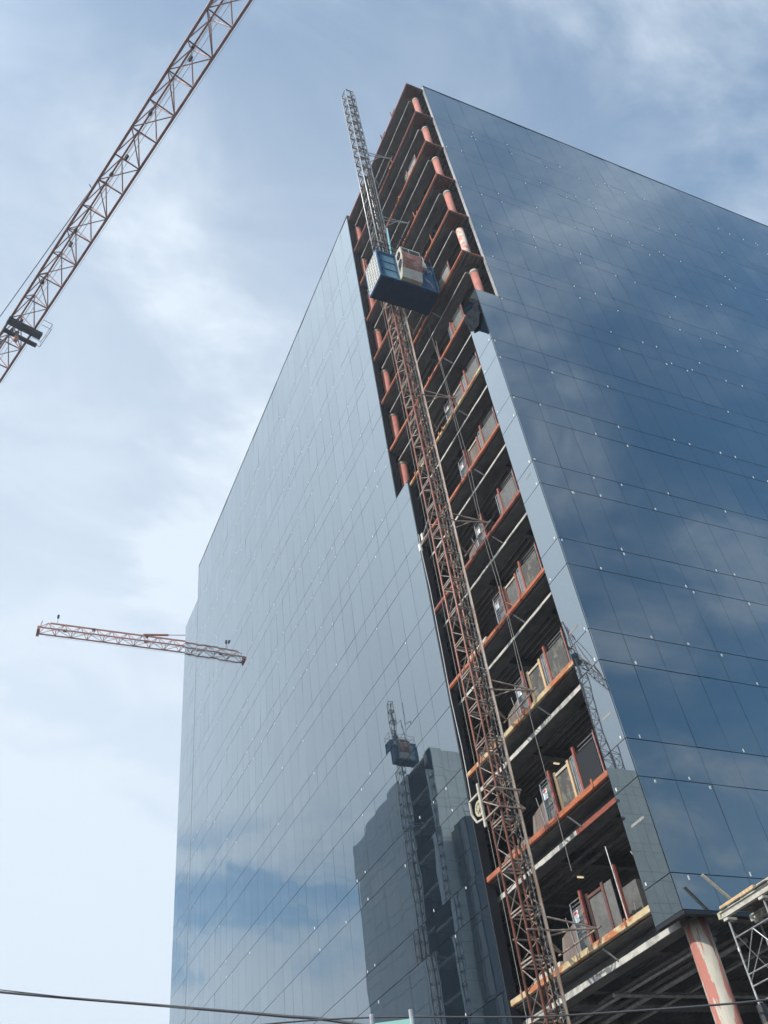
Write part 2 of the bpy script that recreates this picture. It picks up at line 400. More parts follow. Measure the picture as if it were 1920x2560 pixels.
for c in clips[:100]: MB().box(*c).build('joint_clip', M['clip'], tower)
r = MB()
for c in clips[100:]: r.box(*c)
tag(r.build('joint_clip', M['clip'], tower), kind='stuff')

# floors of the open strip
XI, YI = 15.0, 24.0
for k, S in enumerate(SL):
    s = MB(); s.box(.12, XI, .12, YI, Z(S-.11), Z(S)); s.build('floor_slab', M['slab'], tower)
    d = MB(); x = .14
    while x < XI-.3:
        d.prism([(x, Z(S-.113)), (x+.04, Z(S-.175)), (x+.15, Z(S-.175)), (x+.19, Z(S-.113))], 1, .13, YI-.1) if False else None
        i = len(d.v)
        for yy in (.13, YI-.1):
            d.v += [(x, yy, Z(S-.112)), (x+.03, yy, Z(S-.178)), (x+.15, yy, Z(S-.178)), (x+.18, yy, Z(S-.112))]
        for q in range(3): d.f.append((i+q, i+q+1, i+5+q, i+4+q)); d.mi.append(0)
        d.f.append((i, i+3, i+2, i+1)); d.f.append((i+4, i+5, i+6, i+7)); d.mi += [0, 0]
        x += .30
    d.build('metal_deck', M['deck'], tower)
    em = M['orangecream'] if k in (0, 2, 6) else (M['redsteel'] if k in (13, 12, 4) else M['orange'])
    e = MB(); eh = .18 if k < 3 else .14 if k < 8 else .10; lip = .22 if k < 3 else .16
    e.box(.092, .118, .095, YB+1.4, Z(S-eh), Z(S+.012)); e.box(.119, lip, .095, YB+1.4, Z(S-.20), Z(S-.181))
    if k >= 8: e.box(.119, 1.5, .092, .118, Z(S-eh), Z(S+.012))
    e.build('slab_edge', em, tower)
    # edge beam between the columns, white fireproofing on flange edge, underside coloured as shaded
    b = MB(); b.box(.955, 1.005, .9, 11.9, Z(S-.638), Z(S-.264)); b.box(1.01, 1.22, .9, 11.9, Z(S-.2155), Z(S-.182))
    b.box(.657, 1.27, .99, 11.8, Z(S-.785), Z(S-.64)); b.box(.262, .98, .9, 11.9, Z(S-.262), Z(S-.216))
    b.build('edge_beam', M['beam'], tower)
    if k < 9:
        for yk in (4.35, 7.9)[:1 if k % 2 else 2]:
            MB().bar((.20, yk, Z(S-.24)), (.61, yk-.12, Z(S-.66)), .045, .045).build('kicker', M['galv'], tower)
    fl = MB(); ysp = [1.05+i*.9 for i in range(13)]
    red_from = 4.6 if k == 1 else -1
    y = 1.0
    while y < 11.8:
        y2 = min(y+random.uniform(.5, 1.4), 11.8)
        if k == 1 and y < 4.6: y2 = min(y2, 4.6)
        if k == 1 and y2 <= 4.6: fl.cur = 1
        else: fl.cur = 0
        j1, j2 = random.uniform(-.012, .012), random.uniform(-.012, .012)
        fl.box(.62+j1, .655, y, y2-.001, Z(S-.80+j2), Z(S-(.62 if k < 3 else .68 if k < 7 else .73)+j1)); y = y2
    fl.build('flange_edge', [M['flange'], M['redsteel']], tower)
    cb = MB()
    for yy in (.75, 3.5, 7.2, 11.0, 15):
        cb.box(1.27, XI-.4, yy-.02, yy+.02, Z(S-.6), Z(S-.18)); cb.box(1.27, XI-.4, yy-.13, yy+.13, Z(S-.66), Z(S-.601))
    for xx in (5.5, 10):
        cb.box(xx-.02, xx+.02, .9, YI-.5, Z(S-.55), Z(S-.18)); cb.box(xx-.12, xx+.12, .9, YI-.5, Z(S-.63), Z(S-.551))
    cb.build('cross_beam', M['beam'], tower)
    # web stiffeners / small plates hanging at the beam
    if k >= 8:
        pass
def column(x, y, z0, z1, r, mt, cap=True):
    c = MB(); c.tube((x, y, Z(z0)), (x, y, Z(z1)), r, 28)
    o = c.build('column', mt, tower, smooth=True)
    if cap:
        q = MB(); q.tube((x, y, Z(z1-.26)), (x, y, Z(z1-.001)), r+.012, 28); q.build('column_cap', M['capital'], o, smooth=True)
for k in range(13):
    z0, z1 = SL[k], SL[k+1]-.79
    column(1.06, .80, z0, z1, .235, M['salmonspot'] if k == 8 else M['salmon'], k != 8)
    column(.95, 12.0, z0, z1, .28, M['salmon'])
    for (x, y) in ((9.5, .75), (9.5, 12)): column(x, y, z0, z1, .3, M['capital'], False)
column(1.10, .87, -10.34, .30, .365, M['salmonpatch'], False)
column(.95, 12.0, -10.34, .30, .46, M['salmonpatch'], False)
column(9.5, 12.0, -10.34, .30, .46, M['salmonpatch'], False)
column(9.5, .74, -10.34, .30, .46, M['salmonpatch'], False)
for k in range(9, 14):      # gusset brackets at the corner of the upper floors, shade put into their red
    S = SL[k]; MB().hexa([(.27, .2, Z(S-.30)), (1.25, .2, Z(S-.30)), (.78, .88, Z(S-.30)), (.27, 1.1, Z(S-.30)), (.27, .2, Z(S-.27)), (1.25, .2, Z(S-.27)), (.78, .88, Z(S-.27)), (.27, 1.1, Z(S-.27))]).build('corner_plate', M['dullred'], tower)
# low transverse beam and soffit services under the lowest floor
tb = MB(); tb.box(1.3, 14, 7.95, 8.35, Z(.24), Z(.70)); tb.box(1.3, 14, 7.80, 8.50, Z(.14), Z(.238))
tb.build('transfer_beam', M['beam'], tower)
MB().box(3.15, 3.62, 7.935, 7.948, Z(.33), Z(.66)).build('opening_shade', M['backing'], tower)  # flat black plate on the beam, painted for the dark inside the hole
pp = MB()
for (x, y, r_) in ((2.2, 5, .06), (3.4, 5, .09), (4.8, 5, .05)): pp.tube((x, 1.4, Z(.05)), (x, 20, Z(.05)), r_, 10)
pp.tube((1.6, 6.2, Z(-.05)), (13, 6.2, Z(-.05)), .07, 10); pp.tube((1.6, 10.2, Z(-.1)), (13, 10.2, Z(-.1)), .07, 10)
pp.build('service_pipe', M['galv'], tower)
cw = MB(); cw.box(XI, XI+.3, .2, YI, Z(-10.34), Z(61)); cw.box(.5, XI, YI, YI+.3, Z(-10.34), Z(61)); cw.box(11, 11.3, 3, 18, Z(1.0), Z(61))
cw.build('core_wall', M['core'], tower)
MB().box(.13, 53.9, .13, YE-.1, Z(61.2-.02), Z(61.25)).build('roof_slab', M['slab'], tower)
bw = MB(); bw.box(53.9, 54, .1, YE, Z(-10.34), Z(61.5)); bw.box(.1, 54, YE-.05, YE, Z(-10.34), Z(61.5)); bw.box(16, 53.8, 6, 6.2, Z(-10.34), Z(.2)); bw.box(6, 6.2, YI+1, YE-1, Z(-10.34), Z(.2))
bw.build('rear_wall', M['core'], tower)
# far wing, set half a metre back
wg = MB(); wz = [z for z in LJ+UJ if z < 57]; wz.sort(); wz.append(58.6)
for a, b in zip(wz[:-1], wz[1:]):
    y = YE+.02
    for i in range(5): wg.hexa([(p[0]+.5, p[1], p[2]) for p in panel_pts('x', y+i*1.49, y+(i+1)*1.49, a, b)])
wing = wg.build('wing_glass', M['glass'], tower)
MB().box(.545, 22, YE+.02, YE+7.45, Z(-10.34), Z(58.58)).build('wing_wall', M['trim'], tower)
MB().box(-.02, .5, YE+.003, YE+.05, Z(.3), Z(ZT)).build('edge_frame', M['galv'], tower)

# ------------------------------------------------------------------ stuff standing on the open floors
ORD = ['lowest', 'second', 'third', 'fourth', 'fifth', 'sixth', 'seventh', 'eighth', 'ninth', 'tenth', 'eleventh', 'twelfth', 'thirteenth']
def fl_name(k): return 'lowest open floor' if k == 0 else '%s open floor up' % ORD[k]
# prototypes
def proto_gate():
    o = empty('landing_gate', (0, 0, 0), '', 'gate', 'hoist landing gates on the open floors')
    f = MB()
    for y in (0, .62): f.tube((0, y, 0), (0, y, 1.72), .022)
    for z in (.05, .75, 1.72): f.tube((0, 0, z), (0, .62, z), .02)
    for y in (-.07, .69): f.tube((.03, y, 0), (.03, y, 1.6), .016)
    f.tube((.03, -.07, 1.6), (.03, .69, 1.6), .016)
    f.build('frame', M['galv'], o)
    MB().box(.005, .02, .03, .59, .08, 1.5).build('panel', M['plate'], o)
    s_ = MB().box(-.02, -.008, .26, .54, 1.02, 1.40).build('sign', M['sign'], o)
    MB().box(-.026, -.021, .29, .51, 1.29, 1.375).build('sign_header', M['signred'], s_)
    return o
def proto_post():
    o = empty('guard_post', (0, 0, 0), '', 'post', 'red guard posts on the open floors')
    p_ = MB(); p_.box(0, .012, 0, .11, 0, 1.92); p_.box(.0121, .10, 0, .012, 0, 1.92); p_.build('upright', M['redsteel'], o)
    MB().box(-.02, .14, -.03, .14, .0, .015).build('base_plate', M['redsteel'], o)
    return o
def proto_ply():
    o = empty('plywood_barrier', (0, 0, 0), '', 'barrier', 'boarded barriers between the posts')
    MB().box(.05, .07, 0, 1.55, .03, 1.62).build('board', M['board'], o)
    for y in (.48, 1.42): MB().box(0, .048, y-.06, y+.06, 0, 1.70).build('stud', M['lumber'], o)
    MB().box(.0, .045, .545, 1.355, 1.5, 1.6).build('rail', M['lumbergrey'], o)
    return o
def proto_board():
    o = empty('sheet_barrier', (0, 0, 0), '', 'barrier', 'sheet barriers beside the corner glass')
    MB().box(.02, .035, .0, 1.2, .05, 1.55).build('sheet', M['plate'], o)
    f = MB()
    for z in (1.6, 1.75): f.tube((0, -.1, z), (0, .9, z), .016)
    f.tube((0, -.1, 0), (0, -.1, 1.75), .02)
    for y in (1.30, 1.38, 1.50): f.tube((-.02, y, 0), (-.02, y, 1.62), .018)
    f.tube((-.02, 1.30, 1.62), (-.02, 1.50, 1.62), .018); f.build('handrail', M['galv'], o)
    MB().box(-.02, .016, -.16, -.12, 0, 1.85).build('stake', M['redsteel'], o)
    return o
def proto_sheet():
    o = empty('leaning_sheet', (0, 0, 0), '', 'sheet', 'plywood sheets leaning by the hoist')
    MB().hexa([(0, 0, .02), (0, 1.15, .02), (.02, 1.15, .02), (.02, 0, .02), (.12, .04, 1.25), (.12, 1.0, 1.02), (.14, 1.0, 1.02), (.14, .04, 1.25)]).build('sheet', M['ply'], o)
    MB().tube((-.02, .1, 0), (.05, .42, 1.5), .012).build('prop', M['galv'], o)
    return o
protos = {}
def put(kind, maker, x, y, k, label, swap=None):
    z = Z(SL[k])+.004
    if kind not in protos or swap:
        o = maker(); o.location = (x, y, z); o['label'] = label
        if not swap: protos[kind] = o
    else: o = copy_tree(protos[kind], (x, y, z), label)
    if swap:
        for c in kids(o):
            if c.name.split('.')[0] in swap:
                c.data = c.data.copy(); c.data.materials[0] = M[swap[c.name.split('.')[0]]]
    return o
ELEV = 36.5
for k in range(13):
    F = fl_name(k)
    if k <= 7 or k in (9, 11):
        if k <= 6: put('gate', proto_gate, .42, 5.14, k, 'grey hoist gate with white sign on the %s, beside the mast' % F)
        if k <= 8: put('post', proto_post, .38, 5.0, k, 'red steel guard post nearer the mast on the %s' % F)
        if k <= 8 or k == 11: put('post', proto_post, (.38), 3.24 if k else 2.9, k, 'red steel guard post nearer the corner glass on the %s' % F)
    if k in (0, 1, 2, 3, 5, 6):
        sw = None
        if k in (3, 6): sw = {'board': 'plate', 'stud': 'redsteel'}
        if k == 0: sw = {'board': 'darkplate', 'stud': 'dullred', 'rail': 'dullred'}
        if k == 5: sw = {'board': 'ply', 'stud': 'redsteel'}
        put('ply', proto_ply, .44, 3.36, k, '%s barrier with two uprights on the %s' % ('dark board' if not sw else 'grey sheet' if k != 5 else 'brown plywood', F), sw)
    if k in (1, 2, 3, 4, 5, 6, 7, 8, 11):
        sw = {1: {'sheet': 'backing'}, 2: {'sheet': 'board'}, 3: {'sheet': 'board'}, 8: {'sheet': 'plylight'}, 11: {'sheet': 'plylight'}}.get(k)
        put('board', proto_board, .40, 2.06, k, '%s sheet barrier by the corner glass, %s' % ({1: 'black', 2: 'mottled dark', 3: 'mottled dark', 8: 'pale', 11: 'pale'}.get(k, 'grey'), F), sw)
    if k in (0, 1, 2, 4): put('sheet', proto_sheet, .5, 5.95, k, 'brown plywood sheet leaning behind the mast on the %s' % F)
for k in (3, 7, 9, 10, 12):
    o = empty('corner_stake', (.30, (4.7, 2.9, 2.6, 3.6, 4.4)[(3, 7, 9, 10, 12).index(k)], Z(SL[k])+.013), 'thin orange outrigger stake with a crossbar at the edge of the %s' % F if False else 'thin orange edge stake with a short crossbar on the %s' % fl_name(k), 'stake', 'orange edge stakes')
    MB().bar((0, 0, 0), (-.02, .05, 1.35), .05, .05).build('stake', M['orange'], o)
    MB().bar((0.0, .04, .75), (.0, -.5, .15), .035, .035).build('strut', M['orange'], o)
for i, y in enumerate((4.9, 3.0)):
    o = empty('roof_stake', (.30, y, Z(61.27)), ('red stake with a rail stub on the roof edge by the mast', 'red stake with a short arm on the roof edge near the corner')[i], 'stake', 'stakes on the roof edge')
    MB().bar((0, 0, 0), (-.02, .05, 1.5), .06, .06).build('stake', M['redsteel'], o)
    MB().bar((0, 0, .8), (0, -.55, .85), .04, .04).build('arm', M['redsteel'], o)
o = empty('scaffold_pole', (.36, 2.92, Z(SL[0])), 'tall thin steel pole standing on the lowest open floor', 'pole')
MB().tube((0, 0, .004), (.0, .06, 2.55), .022, 8).build('tube', M['galv'], o)

random.seed(33)
for k in range(13):        # small services along the soffits and lugs at the slab edges
    S = SL[k]; pp = MB()
    for i in range(3):
        xx = random.uniform(1.6, 4.5); zz = random.uniform(.35, .6)
        pp.tube((xx, 1.2, Z(S-.3-zz)), (xx+random.uniform(-.1, .1), 20, Z(S-.3-zz)), random.choice((.03, .05, .08)), 8)
    for i in range(5):
        xx, yy = random.uniform(1.5, 4), random.uniform(2, 10); pp.tube((xx, yy, Z(S-.2)), (xx+.02, yy, Z(S-random.uniform(.7, 1.4))), .008, 5)
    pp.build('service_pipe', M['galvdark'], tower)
    for i in range(random.choice((2, 3))):
        y0 = random.uniform(1.8, 9.5)
        MB().box(.06, .09, y0, y0+.09, Z(S-.16), Z(S+random.uniform(.08, .2))).build('edge_lug', M['orange'], tower)
    a0, a1 = sorted((random.uniform(1.6, 5), random.uniform(6, 10.5))); sg = random.uniform(.15, .5)
    w = MB(); w.path([(.70, a0+(a1-a0)*i/12, Z(S-.30-sg*4*(i/12)*(1-i/12))) for i in range(13)], .012, 5)
    tag(w.build('festoon_cable', M['wire']), 'thin black cable looping below the slab edge of the %s' % fl_name(k), 'cable', 'cables looping under the slab edges')
CL = [('material_stack', 'stack of boards', 'stack'), ('tool_box', 'dark site box', 'box'), ('bucket', 'pale bucket', 'bucket')]
for k in (0, 1, 2, 3, 4, 5, 6, 7):
    F = fl_name(k); z = Z(SL[k])+.004
    o = empty('material_stack', (1.0, 7.6+.3*(k % 3), z), 'stack of weathered boards lying behind the mast on the %s' % F, 'stack', 'board stacks on the open floors')
    b = MB(); zz = 0
    for i in range(3+k % 4):
        j = random.uniform(-.08, .08); b.box(-.6+j, .6+j, -.5-j, 1.3-j, zz, zz+.10); zz += .102
    b.build('board', M[('lumbergrey', 'ply', 'board')[k % 3]], o)
    if k % 2 == 0:
        o = empty('site_locker', (1.9, 3.9-.5*(k % 4), z), 'tall %s locker standing back from the edge on the %s' % (('grey', 'blue')[k % 4 // 2], F), 'locker', 'lockers on the open floors')
        MB().box(-.25, .25, -.4, .4, 0, 1.75+.1*k).build('body', M['plate' if k % 4 == 0 else 'blue'], o)
        MB().box(-.27, -.252, -.02, .02, .7, 1.1).build('handle', M['galv'], o)
def work_light(x, y, k, lab):
    o = empty('work_light', (x, y, Z(SL[k+1]-1.15)), lab, 'lamp', 'work lights')
    E_ = bpy.data.materials.get('lamp_glow')
    if not E_:
        E_ = bpy.data.materials.new('lamp_glow'); E_.use_nodes = True; b_ = E_.node_tree.nodes['Principled BSDF']
        b_.inputs['Emission Color'].default_value = (1, .8, .5, 1); b_.inputs['Emission Strength'].default_value = .6
    MB().box(-.13, .13, -.03, .03, 0, .045).build('tube', E_, o)
    MB().box(-.26, .26, -.07, .07, .071, .12).build('housing', M['galvdark'], o)
    MB().tube((0, 0, .12), (0, 0, .45), .01, 5).build('hanger', M['rope'], o)
work_light(2.3, 7.2, 0, 'small lit work light under the ceiling of the lowest open floor')
work_light(2.3, 6.8, 1, 'small lit work light under the ceiling of the second open floor')
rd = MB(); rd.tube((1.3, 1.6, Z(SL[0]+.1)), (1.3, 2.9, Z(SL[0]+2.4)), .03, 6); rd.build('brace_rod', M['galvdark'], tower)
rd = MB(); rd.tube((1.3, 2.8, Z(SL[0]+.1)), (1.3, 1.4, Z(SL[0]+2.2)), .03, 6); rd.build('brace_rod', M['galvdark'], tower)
for (y0, y1, zz) in ((.35, 1.05, 3.25), (.3, .8, 7.0), (.5, 1.1, 10.9), (.35, .8, 19.0)):
    MB().box(-.006, -.001, y0, y1, Z(zz), Z(zz+.09)).build('reflection_smear', M['plylight'], tower)  # pale strips painted on for smear marks and reflections in the corner glass
# ------------------------------------------------------------------ hoist mast and cabin
def build_mast(x, y, ztop, label, ties, side=1):
    a = .76
    o = empty('hoist_mast', (x, y, 0), label, 'hoist mast', None)
    h = a/2
    zt_ = Z(ztop); split = Z(40.5)
    legs = [(-h, -h), (h, -h), (-h, h), (h, h)]
    for i, (lx, ly) in enumerate(legs):
        l = MB()
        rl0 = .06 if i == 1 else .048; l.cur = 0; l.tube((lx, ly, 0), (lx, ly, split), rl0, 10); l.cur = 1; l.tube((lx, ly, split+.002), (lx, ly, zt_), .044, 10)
        l.build('leg', [M['sunlitleg'] if i == 1 else M['rustred'], M['galv']], o, smooth=True)
    b = MB(); n = int(zt_/1.508); sec = zt_/n
    for k in range(n):
        z = k*sec; b.cur = 0 if z < split else 1
        for zz in (z+.06, z+sec-.06):
            for (p, q) in ((0, 1), (1, 3), (3, 2), (2, 0)):
                b.bar((legs[p][0], legs[p][1], zz), (legs[q][0], legs[q][1], zz), .05, .05)
        zm = z+sec/2
        for (p, q) in ((0, 1), (1, 3), (3, 2), (2, 0)):
            P, Q = legs[p], legs[q]
            if k % 2: P, Q = Q, P
            b.tube((P[0], P[1], z+.09), (Q[0], Q[1], zm), .019, 5); b.tube((Q[0], Q[1], zm), (P[0], P[1], z+sec-.09), .019, 5)
        b.tube((legs[0][0], legs[0][1], z+.06), (legs[3][0], legs[3][1], z+.06), .018, 5)
        for (p, q) in ((0, 1), (2, 0)):
            pass
    b.build('bracing', [M['brace'], M['galvdark']], o)
    rk = MB()
    for yy in (-h-.06,):
        rk.box(-.03, .03, yy-.03, yy+.03, .2, zt_-.3)
    z = .3
    while z < zt_-.4:
        rk.box(-.045, .045, -h-.115, -h-.092, z, z+.09); z += .22
    rk.build('rack', M['rack'], o)
    cg = MB(); cg.tube((-h-.09, h+.16, 1), (-h-.09, h+.16, min(zt_-1, split)), .012, 5); cg.tube((.14, -h-.07, 1), (.14, -h-.07, zt_-2), .02, 6); cg.build('cable_guide', M['rope'], o)
    for zt2 in ties:
        t = MB(); zz = Z(zt2)+.25
        xw = side*(abs(x)-.05) if side > 0 else side*2.2
        for hz in (zz, zz+.45):
            t.tube((h*side, -h, hz), (xw, -h-.35, zz), .035, 8); t.tube((h*side, h, hz), (xw, h+1.1, zz), .035, 8)
        t.tube((h*side, -h, zz), (xw*.55, h+.5, zz), .028, 6); t.tube((h*side, h, zz), (xw*.6, -h-.2, zz), .028, 6)
        t.tube((-h-.06, -h-.06, zz), (h+.06, -h-.06, zz), .03); t.tube((-h-.06, h+.06, zz), (h+.06, h+.06, zz), .03)
        t.tube((xw, -h-.55, zz), (xw, h+1.3, zz), .035, 8)
        t.build('wall_tie', M['brace'] if zt2 < 40 else M['galv'], o)
    return o
MX, MY = -2.12, 4.74
mast = build_mast(MX, MY, 68.0, 'tall rusty lattice hoist mast standing in front of the open floors', [SL[k] for k in (0, 2, 4, 6, 8, 10, 12)])

def build_cabin(x, y, z, label, flip=1):
    # local: long axis X (3.66), width Y (1.53), the mast on +Y
    o = empty('hoist_cabin', (x, y, z), label, 'hoist cabin', None)
    LX, LY, HH = 1.83, .765, 2.82
    fl_ = MB(); fl_.box(-LX, LX, -LY, LY, 0, .07)
    for i in range(1, 5): fl_.box(-LX+i*.73-.03, -LX+i*.73+.03, -LY+.05, LY-.05, -.03, -.001)
    fl_.box(-LX+.05, LX-.05, -.03, .03, -.045, -.031)
    fl_.build('floor', M['bluedark'], o)
    b = MB()
    for sy in (-1, 1):
        b.box(-LX+.06, LX-.06, sy*(LY-.06)-.015, sy*(LY-.06)+.015, .08, HH-.1)
    b.box(LX-.05, LX-.03, -LY+.08, LY-.08, .08, HH-.1)
    b.box(-LX+.02, LX-.02, -LY+.02, LY-.02, HH-.09, HH-.03)
    b.build('body', M['blue'], o)
    fr = MB()
    for sx in (-1, 1):
        for sy in (-1, 1): fr.box(sx*LX-.05 if sx < 0 else LX-.05, sx*LX+.05 if sx < 0 else LX+.05, sy*LY-.05, sy*LY+.05, .071, HH)
    for sy in (-1, 1):
        fr.box(-LX+.051, LX-.051, sy*LY-.04, sy*LY+.04, .075, .2); fr.box(-LX+.051, LX-.051, sy*LY-.04, sy*LY+.04, HH-.12, HH)
        for xx in (-.62, .62): fr.box(xx-.04, xx+.04, sy*LY-.035, sy*LY+.035, .201, HH-.121)
    for sx in (-1, 1):
        fr.box(sx*LX-.04, sx*LX+.04, -LY+.051, LY-.051, .075, .16); fr.box(sx*LX-.04, sx*LX+.04, -LY+.051, LY-.051, HH-.1, HH)
    fr.build('frame', M['blue'], o)
    # recessed ribbed panels of the front bay
    pn = MB()
    for i in range(3): pn.box(-LX+.34, -.75, -LY+.02, -LY+.035, .30+i*.80, .30+i*.80+.68)
    pn.build('side_panel', M['bluelight'], o)
    rb = MB()
    for i in range(3): rb.box(-LX+.12, -.68, -LY-.012, -LY+.02, .99+i*.8-.02, .99+i*.8+.05)
    rb.box(-LX+.20, -LX+.30, -LY-.012, -LY+.02, .22, HH-.15)
    rb.build('panel_rib', M['blue'], o)
    ed = MB(); ed.box(-LX-.03, -LX+.0, -LY+.06, LY-.06, .17, HH-.11); ed.build('end_gate', M['meshpanel'], o)
    gr = MB()
    for i in range(6): yy = -LY+.09+i*(2*LY-.18)/5; gr.box(-LX-.052, -LX-.031, yy-.026, yy+.026, .17, HH-.11)
    for i in range(9): zz = .2+i*(HH-.36)/8; gr.box(-LX-.060, -LX-.0525, -LY+.07, LY-.07, zz-.024, zz+.024)
    for i in range(0, 5): yy = -LY+.09+(i+.5)*(2*LY-.18)/5
    gr.build('gate_grille', M['whitepaint'], o)
    # operator cab hung on the -Y side
    cx0, cx1 = -.62, .66
    prof = [(-LY-.042, .15), (-LY-.042, HH-.1), (-LY-.30, HH+.02), (-LY-.72, HH-.08), (-LY-.72, 1.62), (-LY-.50, .85), (-LY-.30, .15)]
    cab = MB().prism(prof, 0, cx0, cx1).build('operator_cab', M['cream'], o)
    rp = MB(); rp.hexa([(cx0+.02, -LY-.735, 1.60), (cx1-.02, -LY-.735, 1.60), (cx1-.02, -LY-.70, 1.60), (cx0+.02, -LY-.70, 1.60), (cx0+.02, -LY-.735, 2.18), (cx1-.02, -LY-.735, 2.18), (cx1-.02, -LY-.70, 2.18), (cx0+.02, -LY-.70, 2.18)])
    rp.hexa([(cx0+.02, -LY-.523, .88), (cx1-.02, -LY-.523, .88), (cx1-.02, -LY-.45, .88), (cx0+.02, -LY-.45, .88), (cx0+.02, -LY-.735, 1.598), (cx1-.02, -LY-.735, 1.598), (cx1-.02, -LY-.66, 1.598), (cx0+.02, -LY-.66, 1.598)])
    rp.build('rusty_band', M['rustpaint'], cab)
    gl = MB()
    for i in range(4): gl.box(cx0+.10+i*.1, cx0+.17+i*.1, -LY-.742, -LY-.722, 2.28, 2.62)
    gl.box(cx0+.56, cx1-.1, -LY-.738, -LY-.722, 2.26, 2.6)
    gl.build('vent_grille', [M['dark']], cab)
    wn = MB()
    arch = [(-LY-.16, .55), (-LY-.16, 1.25)]+[(-LY-.40+.24*math.cos(t), 1.25+.36*math.sin(t)) for t in [math.pi*i/10 for i in range(11)]]+[(-LY-.58, 1.15)]
    wn.prism([(-LY-.14, .75), (-LY-.14, 1.5)]+[(-LY-.37+.23*math.cos(t), 1.5+.22*math.sin(t)) for t in [math.pi*i/8 for i in range(1, 8)]]+[(-LY-.60, 1.5), (-LY-.56, 1.2)], 0, cx0-.012, cx0-.001)
    wn.prism([(-LY-.37+.23*math.cos(t), 2.2+.34*math.sin(t)) for t in [2*math.pi*i/20 for i in range(20)]], 0, cx0-.012, cx0-.001)
    wn.build('window', M['window'], cab)
    # roof rail, drive unit, davit pole, hoses at the building end
    rr = MB()
    for zz in (HH+.55, HH+1.05):
        rr.tube((-LX, -LY, zz), (LX, -LY, zz), .022); rr.tube((-LX, LY, zz), (LX, LY, zz), .022); rr.tube((-LX, -LY, zz), (-LX, LY, zz), .022); rr.tube((LX, -LY, zz), (LX, LY, zz), .022)
    for xx in (-LX, -.6, .6, LX):
        for sy in (-LY, LY): rr.tube((xx, sy, HH), (xx, sy, HH+1.05), .022)
    rr.build('roof_rail', M['dark'], o)
    dr = MB(); dr.box(-.4, .4, .2, .7, HH+.02, HH+1.5); dr.tube((0, .3, HH+1.5), (0, .3, HH+2.0), .16, 12); dr.build('drive_unit', M['dark'], o)
    dv = MB(); dv.tube((-.75, -LY+.12, HH), (-.62, -LY+.12, HH+3.4), .06, 10); dv.build('davit_pole', M['teal'], o)
    dv = MB(); dv.tube((-.62, -LY+.12, HH+3.35), (.65, -LY+.12, HH+2.45), .035, 8); dv.build('davit_arm', M['dark'], o)
    lg = MB()
    for i in range(9):
        p_ = Vector((1.0+random.uniform(0, .7), -LY-.06, .9+random.uniform(0, 1.5)))
        lg.tube(p_, p_+Vector((random.uniform(-.3, .3), -.06, -random.uniform(.3, .7))), .014, 5)
    lg.tube((.75, -LY-.08, HH+.1), (1.6, -LY-.08, HH-.7), .025); lg.tube((1.25, -LY-.1, HH+.8), (1.35, -LY-.1, 1.9), .025); lg.tube((.9, -LY-.1, 2.2), (1.5, -LY-.1, 2.5), .03)
    lg.build('hose', M['galv'], o)
    bx = MB(); bx.box(.75, 1.25, -LY-.25, -LY-.045, 2.1, 2.6); bx.build('control_box', M['whitepaint'], o)
    return o
cabin = build_cabin(-2.03, 3.53, Z(36.45), 'blue hoist cabin with a white gridded end and rusty cream operator cab')

# cable trolley on the mast
tr_ = empty('cable_trolley', (MX, MY, Z(5.0)), 'beige cable trolley with a spoked pulley clamped round the hoist mast', 'trolley')
f = MB(); q = .52
for z in (.35, 1.05):
    for a_, b_ in (((-q, -q), (q, -q)), ((q, -q), (q, q)), ((q, q), (-q, q)), ((-q, q), (-q, -q))): f.bar((a_[0], a_[1], z), (b_[0], b_[1], z), .06, .06)
f.tube((q, -q, .35), (-q, -q, 1.05), .025); f.tube((q, -q, 1.05), (q, q, .35), .025); f.tube((-q, -q, .35), (-q, q, 1.05), .025)
f.build('guide_frame', M['brace'], tr_)
w = MB(); w.ring((-.44, .85, .95), .20, .29, 0, .08, 28); w.ring((-.44, .85, .95), .03, .09, 0, .14, 16)
for i in range(4): t = math.pi*i/4+.3; w.bar((-.44, .85-.22*math.cos(t), .95-.22*math.sin(t)), (-.44, .85+.22*math.cos(t), .95+.22*math.sin(t)), .05, .05, (1, 0, 0))
w.build('pulley', M['yellow'], tr_)
hs = MB(); hs.bar((-.54, .55, .1), (-.54, .55, 1.75), .07, .10, (0, 1, 0)); hs.bar((-.54, .55, 1.40), (-.54, 1.30, 1.40), .06, .06); hs.bar((-.54, 1.30, 1.40), (-.54, 1.30, .9), .06, .06); hs.bar((-.54, 1.30, .9), (-.54, 1.05, .50), .06, .06); hs.bar((-.54, 1.05, .50), (-.54, .55, .42), .06, .06)
hs.build('housing', M['cream'], tr_)
# cable from trolley to the arms half way up the mast
o = empty('cable_outrigger', (MX, MY, Z(20.0)), 'pair of silver cable arms reaching out from the mast towards the left glass', 'outrigger')
c_ = MB(); c_.bar((-.38, .38, 0), (-.10, 1.62, .0), .06, .05); c_.bar((-.38, .3, -.6), (-.10, 2.0, -.35), .06, .05); c_.build('arm', M['galv'], o)
c_ = MB()
for (yy, zz) in ((1.62, 0), (2.0, -.35)): c_.box(-.16, -.04, yy-.06, yy+.08, zz-.2, zz+.22)
c_.build('clamp', M['whitepaint'], o)
cb_ = MB(); pts = [Vector((MX-.36, MY+1.42, Z(6.55)+i*(20.0-6.55)/12)) + Vector((.02*math.sin(i), .09*i/12+.02*math.cos(i*1.7), 0)) for i in range(13)]
cb_.path(pts, .017, 6); tag(cb_.build('trailing_cable', M['wirelight']), 'pale power cable hanging from the cable arms to the trolley pulley', 'cable')
